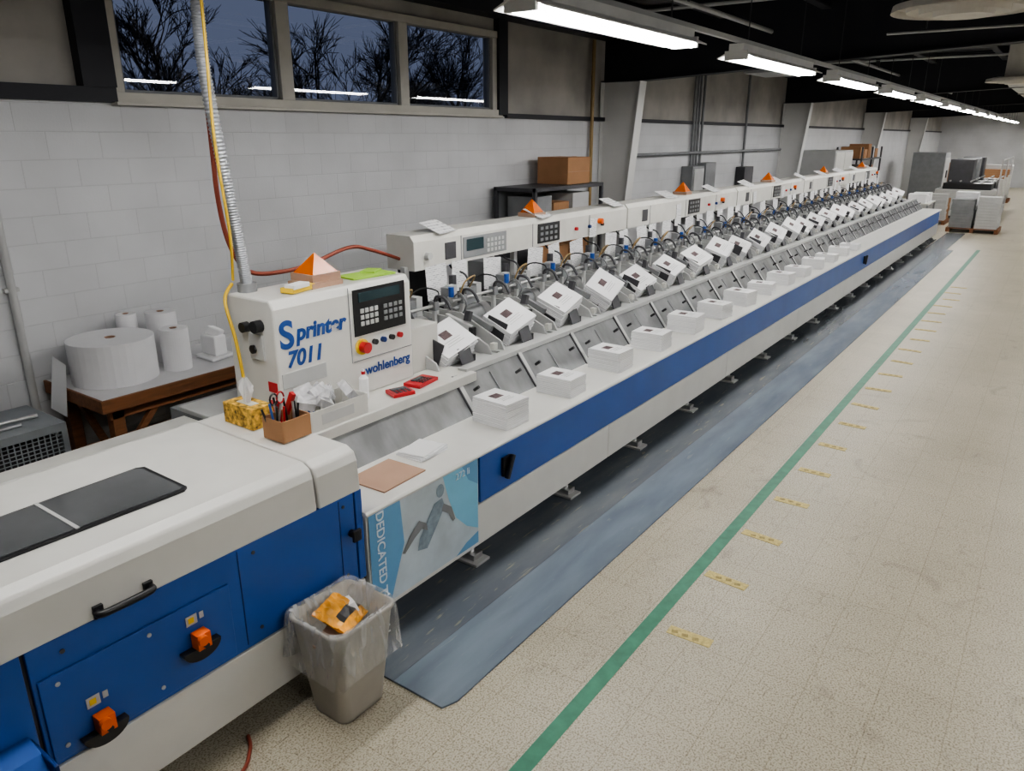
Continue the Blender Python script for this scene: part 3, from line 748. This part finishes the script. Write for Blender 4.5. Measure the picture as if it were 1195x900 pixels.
b=MB()
b.b2(2.45,4.25,5.36,6.22,.775,.80,'top'); b.b2(2.44,4.26,5.34,5.36,.70,.80,'wood'); b.b2(2.43,2.45,5.34,6.22,.70,.80,'wood'); b.b2(4.25,4.27,5.34,6.22,.70,.80,'wood')
b.b2(2.45,4.25,6.20,6.22,.70,.775,'wood'); b.b2(2.5,4.2,5.40,5.44,.62,.77,'wood')
for x in (2.52,4.12):
    for y in (5.40,6.10): b.b2(x,x+.09,y,y+.09,0,.775,'wood')
b.b2(2.54,4.16,5.55,6.1,.2,.23,'wood'); b.box((2.80,5.44,.55),(.05,.04,.55),'wood',(0,42,0)); b.box((3.90,5.44,.55),(.05,.04,.55),'wood',(0,-42,0))
b.box((2.56,5.75,.45),(.04,.8,.06),'wood',(40,0,0))
b.build('wooden_workbench',bevel=.004)
def roll(name,x,y,r,h,hole=.04):
    b=MB(); n=40; prof=[(hole,0),(r,0),(r,h),(hole,h),(hole,0)]; vs=[];fs=[]
    for rr_,zz in prof:
        for j in range(n): q=2*math.pi*j/n; vs.append((rr_*math.cos(q),rr_*math.sin(q),zz))
    for i in range(4):
        for j in range(n): fs.append([i*n+j,i*n+(j+1)%n,(i+1)*n+(j+1)%n,(i+1)*n+j])
    b.add(vs,fs,'roll')
    vs=[]; fs=[]
    for rr_,zz in ((hole,h+.002),(hole-.008,h+.002),(hole-.008,.001)):
        for j in range(n): q=2*math.pi*j/n; vs.append((rr_*math.cos(q),rr_*math.sin(q),zz))
    for i in range(2):
        for j in range(n): fs.append([i*n+j,i*n+(j+1)%n,(i+1)*n+(j+1)%n,(i+1)*n+j])
    b.add(vs,fs,'board'); b.build(name,loc=(x,y,.801),bevel=.004)
roll('paper_roll',2.80,5.82,.31,.33); roll('paper_roll',3.23,5.66,.11,.34,.03); roll('paper_roll',3.32,5.98,.12,.42,.03); roll('paper_roll',3.10,6.12,.08,.42,.025)
b=MB()
b.prism([(-.12,-.14),(.13,-.10),(.14,.12),(-.10,.15)],0,.03,'paper','z'); b.prism([(-.06,-.1),(.07,-.08),(.08,.10),(-.05,.12)],.03,.20,'paper','z'); b.box((.02,0,.22),(.10,.12,.08),'paper',(20,15,30))
b.build('paper_bag',bevel=.02,loc=(3.60,5.70,.801))
b=MB(); b.add([(2.38,5.80,.60),(2.38,6.05,.62),(2.46,6.05,1.02),(2.46,5.85,.98)],[[0,1,2,3]],'paper'); b.build('loose_paper')
b=MB()
b.b2(1.2,2.28,5.6,6.22,.58,.64,'grate'); b.b2(1.2,2.28,5.6,6.22,.0,.05,'grate')
for x in (1.2,2.24):
    for y in (5.6,6.18): b.b2(x,x+.04,y,y+.04,.05,.58,'grate')
b.b2(1.24,2.24,5.63,6.18,.05,.52,'dgrey')
for i in range(26): b.b2(1.24+i*.04,1.248+i*.04,5.605,5.613,.33,.58,'grate')
for i in range(8): b.b2(1.24,2.24,5.603,5.609,.34+i*.03,.346+i*.03,'grate')
b.b2(1.24,2.24,5.60,5.62,.05,.33,'grate')
for i in range(14): b.b2(2.268,2.274,5.64+i*.04,5.648+i*.04,.05,.58,'grate')
for i in range(6): b.b2(2.27,2.276,5.62,6.2,.1+i*.08,.107+i*.08,'grate')
b.cyl((1.75,5.75,.655),(2.05,5.75,.655),.012,'steel',8); b.cyl((1.6,5.9,.66),(2.2,5.85,.66),.015,'steel',8); b.box((1.6,5.85,.67),(.25,.2,.06),'mgrey',(0,0,20))
b.build('wire_crate')

b=MB()
for z in (.15,.75,1.35,1.92): b.b2(8.3,10.1,5.55,6.22,z,z+.05,'dgrey')
for x in (8.3,10.05):
    for y in (5.55,6.17): b.b2(x,x+.05,y,y+.05,0,1.97,'dgrey')
b.b2(8.35,10.05,6.19,6.21,.2,1.92,'mgrey')
for x,w_,h,k in ((8.45,.4,.45,'mgrey'),(8.9,.4,.35,'card'),(9.4,.45,.45,'lgrey')):
    b.b2(x,x+w_,5.65,6.1,1.40,1.40+h,k); b.b2(x,x+w_,5.65,6.1,.8,.8+h,'card')
b.build('steel_shelving',bevel=.004)
b=MB(); b.box((9.50,5.87,2.155),(.60,.5,.36),'card'); b.b2(9.20,9.80,5.84,5.90,2.335,2.338,'board'); b.b2(9.205,9.795,5.616,5.62,2.14,2.145,'board'); b.build('cardboard_box',bevel=.004)
b=MB()
b.b2(6.7,8.0,5.0,5.7,.86,.90,'dgrey')
for x in (6.7,7.95):
    for y in (5.0,5.65): b.b2(x,x+.05,y,y+.05,0,.86,'dgrey')
b.b2(6.8,7.2,5.1,5.5,.9,1.25,'mgrey'); b.b2(7.3,7.85,5.1,5.6,.9,1.12,'mgrey'); b.b2(7.35,7.8,5.15,5.5,1.12,1.35,'dgrey'); b.b2(6.75,7.95,5.02,5.65,.4,.43,'dgrey')
b.build('storage_bench',bevel=.005)
b=MB(); cx,cy=5.55,4.85
b.box((cx,cy,.54),(.48,.46,.08),'black'); b.box((cx+.03,cy+.24,1.08),(.52,.07,.68),'black',(-8,0,0)); b.box((cx+.02,cy+.24,.64),(.06,.03,.25),'black')
b.cyl((cx,cy,.1),(cx,cy,.5),.03,'dgrey',12)
for k in range(5):
    a=k*1.2566; b.tube([(cx,cy,.12),(cx+.28*math.cos(a),cy+.28*math.sin(a),.07)],[.028,.018],'black',8); b.cyl((cx+.28*math.cos(a),cy+.28*math.sin(a)-.02,.028),(cx+.28*math.cos(a),cy+.28*math.sin(a)+.02,.028),.028,'black',12)
for s_ in (-1,1): b.tube([(cx+s_*.22,cy,.54),(cx+s_*.29,cy,.6),(cx+s_*.29,cy,.76),(cx+s_*.29,cy-.1,.78)],.015,'black',8)
b.build('office_chair',bevel=.02)

b=MB()
b.b2(22.2,24.2,5.2,6.2,.05,2.25,'lgrey'); b.b2(22.25,23.18,5.18,5.2,.15,2.2,'white2'); b.b2(23.22,24.15,5.18,5.2,.15,2.2,'white2'); b.b2(22.2,24.2,5.25,6.2,0,.05,'dgrey')
b.b2(23.1,23.13,5.15,5.18,1.0,1.2,'black'); b.b2(23.26,23.29,5.15,5.18,1.0,1.2,'black'); b.build('storage_cabinet',bevel=.01)
def pallet(x,y,w_,d,stacks,name='paper_pallet'):
    b=MB()
    for i in range(3): b.b2(x,x+w_,y+i*(d-.1)/2,y+.1+i*(d-.1)/2,0,.1,'wood')
    for i in range(6): b.b2(x+i*(w_-.1)/5,x+.1+i*(w_-.1)/5,y,y+d,.1,.125,'wood')
    for (a,c,e,f,h,k) in stacks:
        n=int(h/.08)
        for j in range(n): b.box((x+(a+c)/2+random.uniform(-.01,.01),y+(e+f)/2+random.uniform(-.01,.01),.125+.08*j+.04),(c-a,f-e,.076),k)
    b.build(name)
pallet(25.3,1.35,1.2,1.3,[(.05,.55,.05,.6,.9,'lgrey'),(.62,1.15,.05,.6,.7,'lgrey'),(.05,.55,.68,1.25,.8,'mgrey'),(.62,1.15,.68,1.25,1.0,'paper')])
pallet(27.2,2.9,1.1,1.0,[(.05,.5,.05,.95,.8,'lgrey'),(.55,1.05,.05,.95,.7,'card')])
b=MB()
b.b2(24.2,25.6,3.05,3.9,.80,.84,'white2')
for x in (24.2,25.55):
    for y in (3.05,3.85): b.b2(x,x+.05,y,y+.05,0,.8,'mgrey')
for x in (24.3,24.75,25.2): b.b2(x,x+.3,3.15,3.6,.84,.84+random.uniform(.1,.25),'paper')
b.b2(24.25,25.55,3.1,3.85,.3,.33,'mgrey'); b.build('packing_table',bevel=.004)
b=MB()
for i,x in enumerate((29.5,31.2,33)):
    b.b2(x,x+1.2,1.8,3.6,.1,.95,('lgrey','dgrey','mgrey')[i]); b.b2(x+.1,x+1.1,2.0,3.4,.95,1.15,'black'); b.b2(x+.2,x+.9,2.6,3.3,1.15,1.9,('dgrey','mgrey','dgrey')[i])
    b.b2(x+.1,x+.3,1.7,1.8,.6,1.3,'white2'); b.b2(x-.05,x+1.25,1.85,3.55,0,.1,'black')
    for k in range(5): b.cyl((x+.05,2.0+.3*k,1.22),(x+1.15,2.0+.3*k,1.22),.03,'steel',8)
b.tube([(29.4,1.8,1.9),(34.2,1.8,1.9)],.025,'steel',8)
for x in (29.4,31.8,34.2): b.cyl((x,1.8,0),(x,1.8,1.9),.025,'steel',8)
b.build('folding_machine',bevel=.01)
b=MB()
for z in (.1,.7,1.3,1.9): b.b2(26.5,29.5,5.4,6.2,z,z+.05,'dgrey')
for x in (26.5,28,29.45):
    for y in (5.4,6.15): b.b2(x,x+.05,y,y+.05,0,2.3,'dgrey')
for z in (.15,.75,1.35,1.95):
    for i in range(5): b.b2(26.62+i*.56,27.05+i*.56,5.5,6.1,z,z+random.uniform(.25,.45),random.choice(['card','card','mgrey','black','lgrey']))
b.build('box_rack')
pallet(38,1.9,1.4,1.4,[(.05,.65,.1,1.3,1.2,'card'),(.72,1.35,.1,1.3,1.4,'lgrey')])
pallet(41,3.4,1.4,1.4,[(.05,.65,.1,1.3,1.4,'card'),(.72,1.35,.1,1.3,1.1,'lgrey')])
b=MB(); b.b2(36,37.5,4.2,5.4,.1,2.0,'mgrey'); b.b2(36.1,37.4,4.18,4.2,.3,1.8,'lgrey'); b.b2(36,37.5,4.25,5.4,0,.1,'black'); b.b2(36.6,36.9,4.15,4.18,1.0,1.3,'black'); b.build('compressor_cabinet',bevel=.02)

wd=bpy.data.worlds.new('dusk'); scene.world=wd; wd.use_nodes=True
bg=wd.node_tree.nodes['Background']; bg.inputs[0].default_value=srgb(100,107,130); bg.inputs[1].default_value=.7
th=math.radians(35.5); p=math.atan(290/880)
Fv=Vector((math.cos(p)*math.cos(th),math.cos(p)*math.sin(th),-math.sin(p)))
Rv=Vector((math.sin(th),-math.cos(th),0)); Uv=Rv.cross(Fv)
cam=bpy.data.cameras.new('camera'); co=bpy.data.objects.new('camera',cam); scene.collection.objects.link(co)
mt=Matrix((Rv,Uv,-Fv)).transposed().to_4x4(); mt.translation=Vector((0,0,2.6)); co.matrix_world=mt
cam.sensor_width=36; cam.lens=880/1195*36; cam.clip_end=200
scene.camera=co
scene.view_settings.view_transform='AgX'
scene.view_settings.look='AgX - Medium High Contrast'
scene.view_settings.exposure=.40
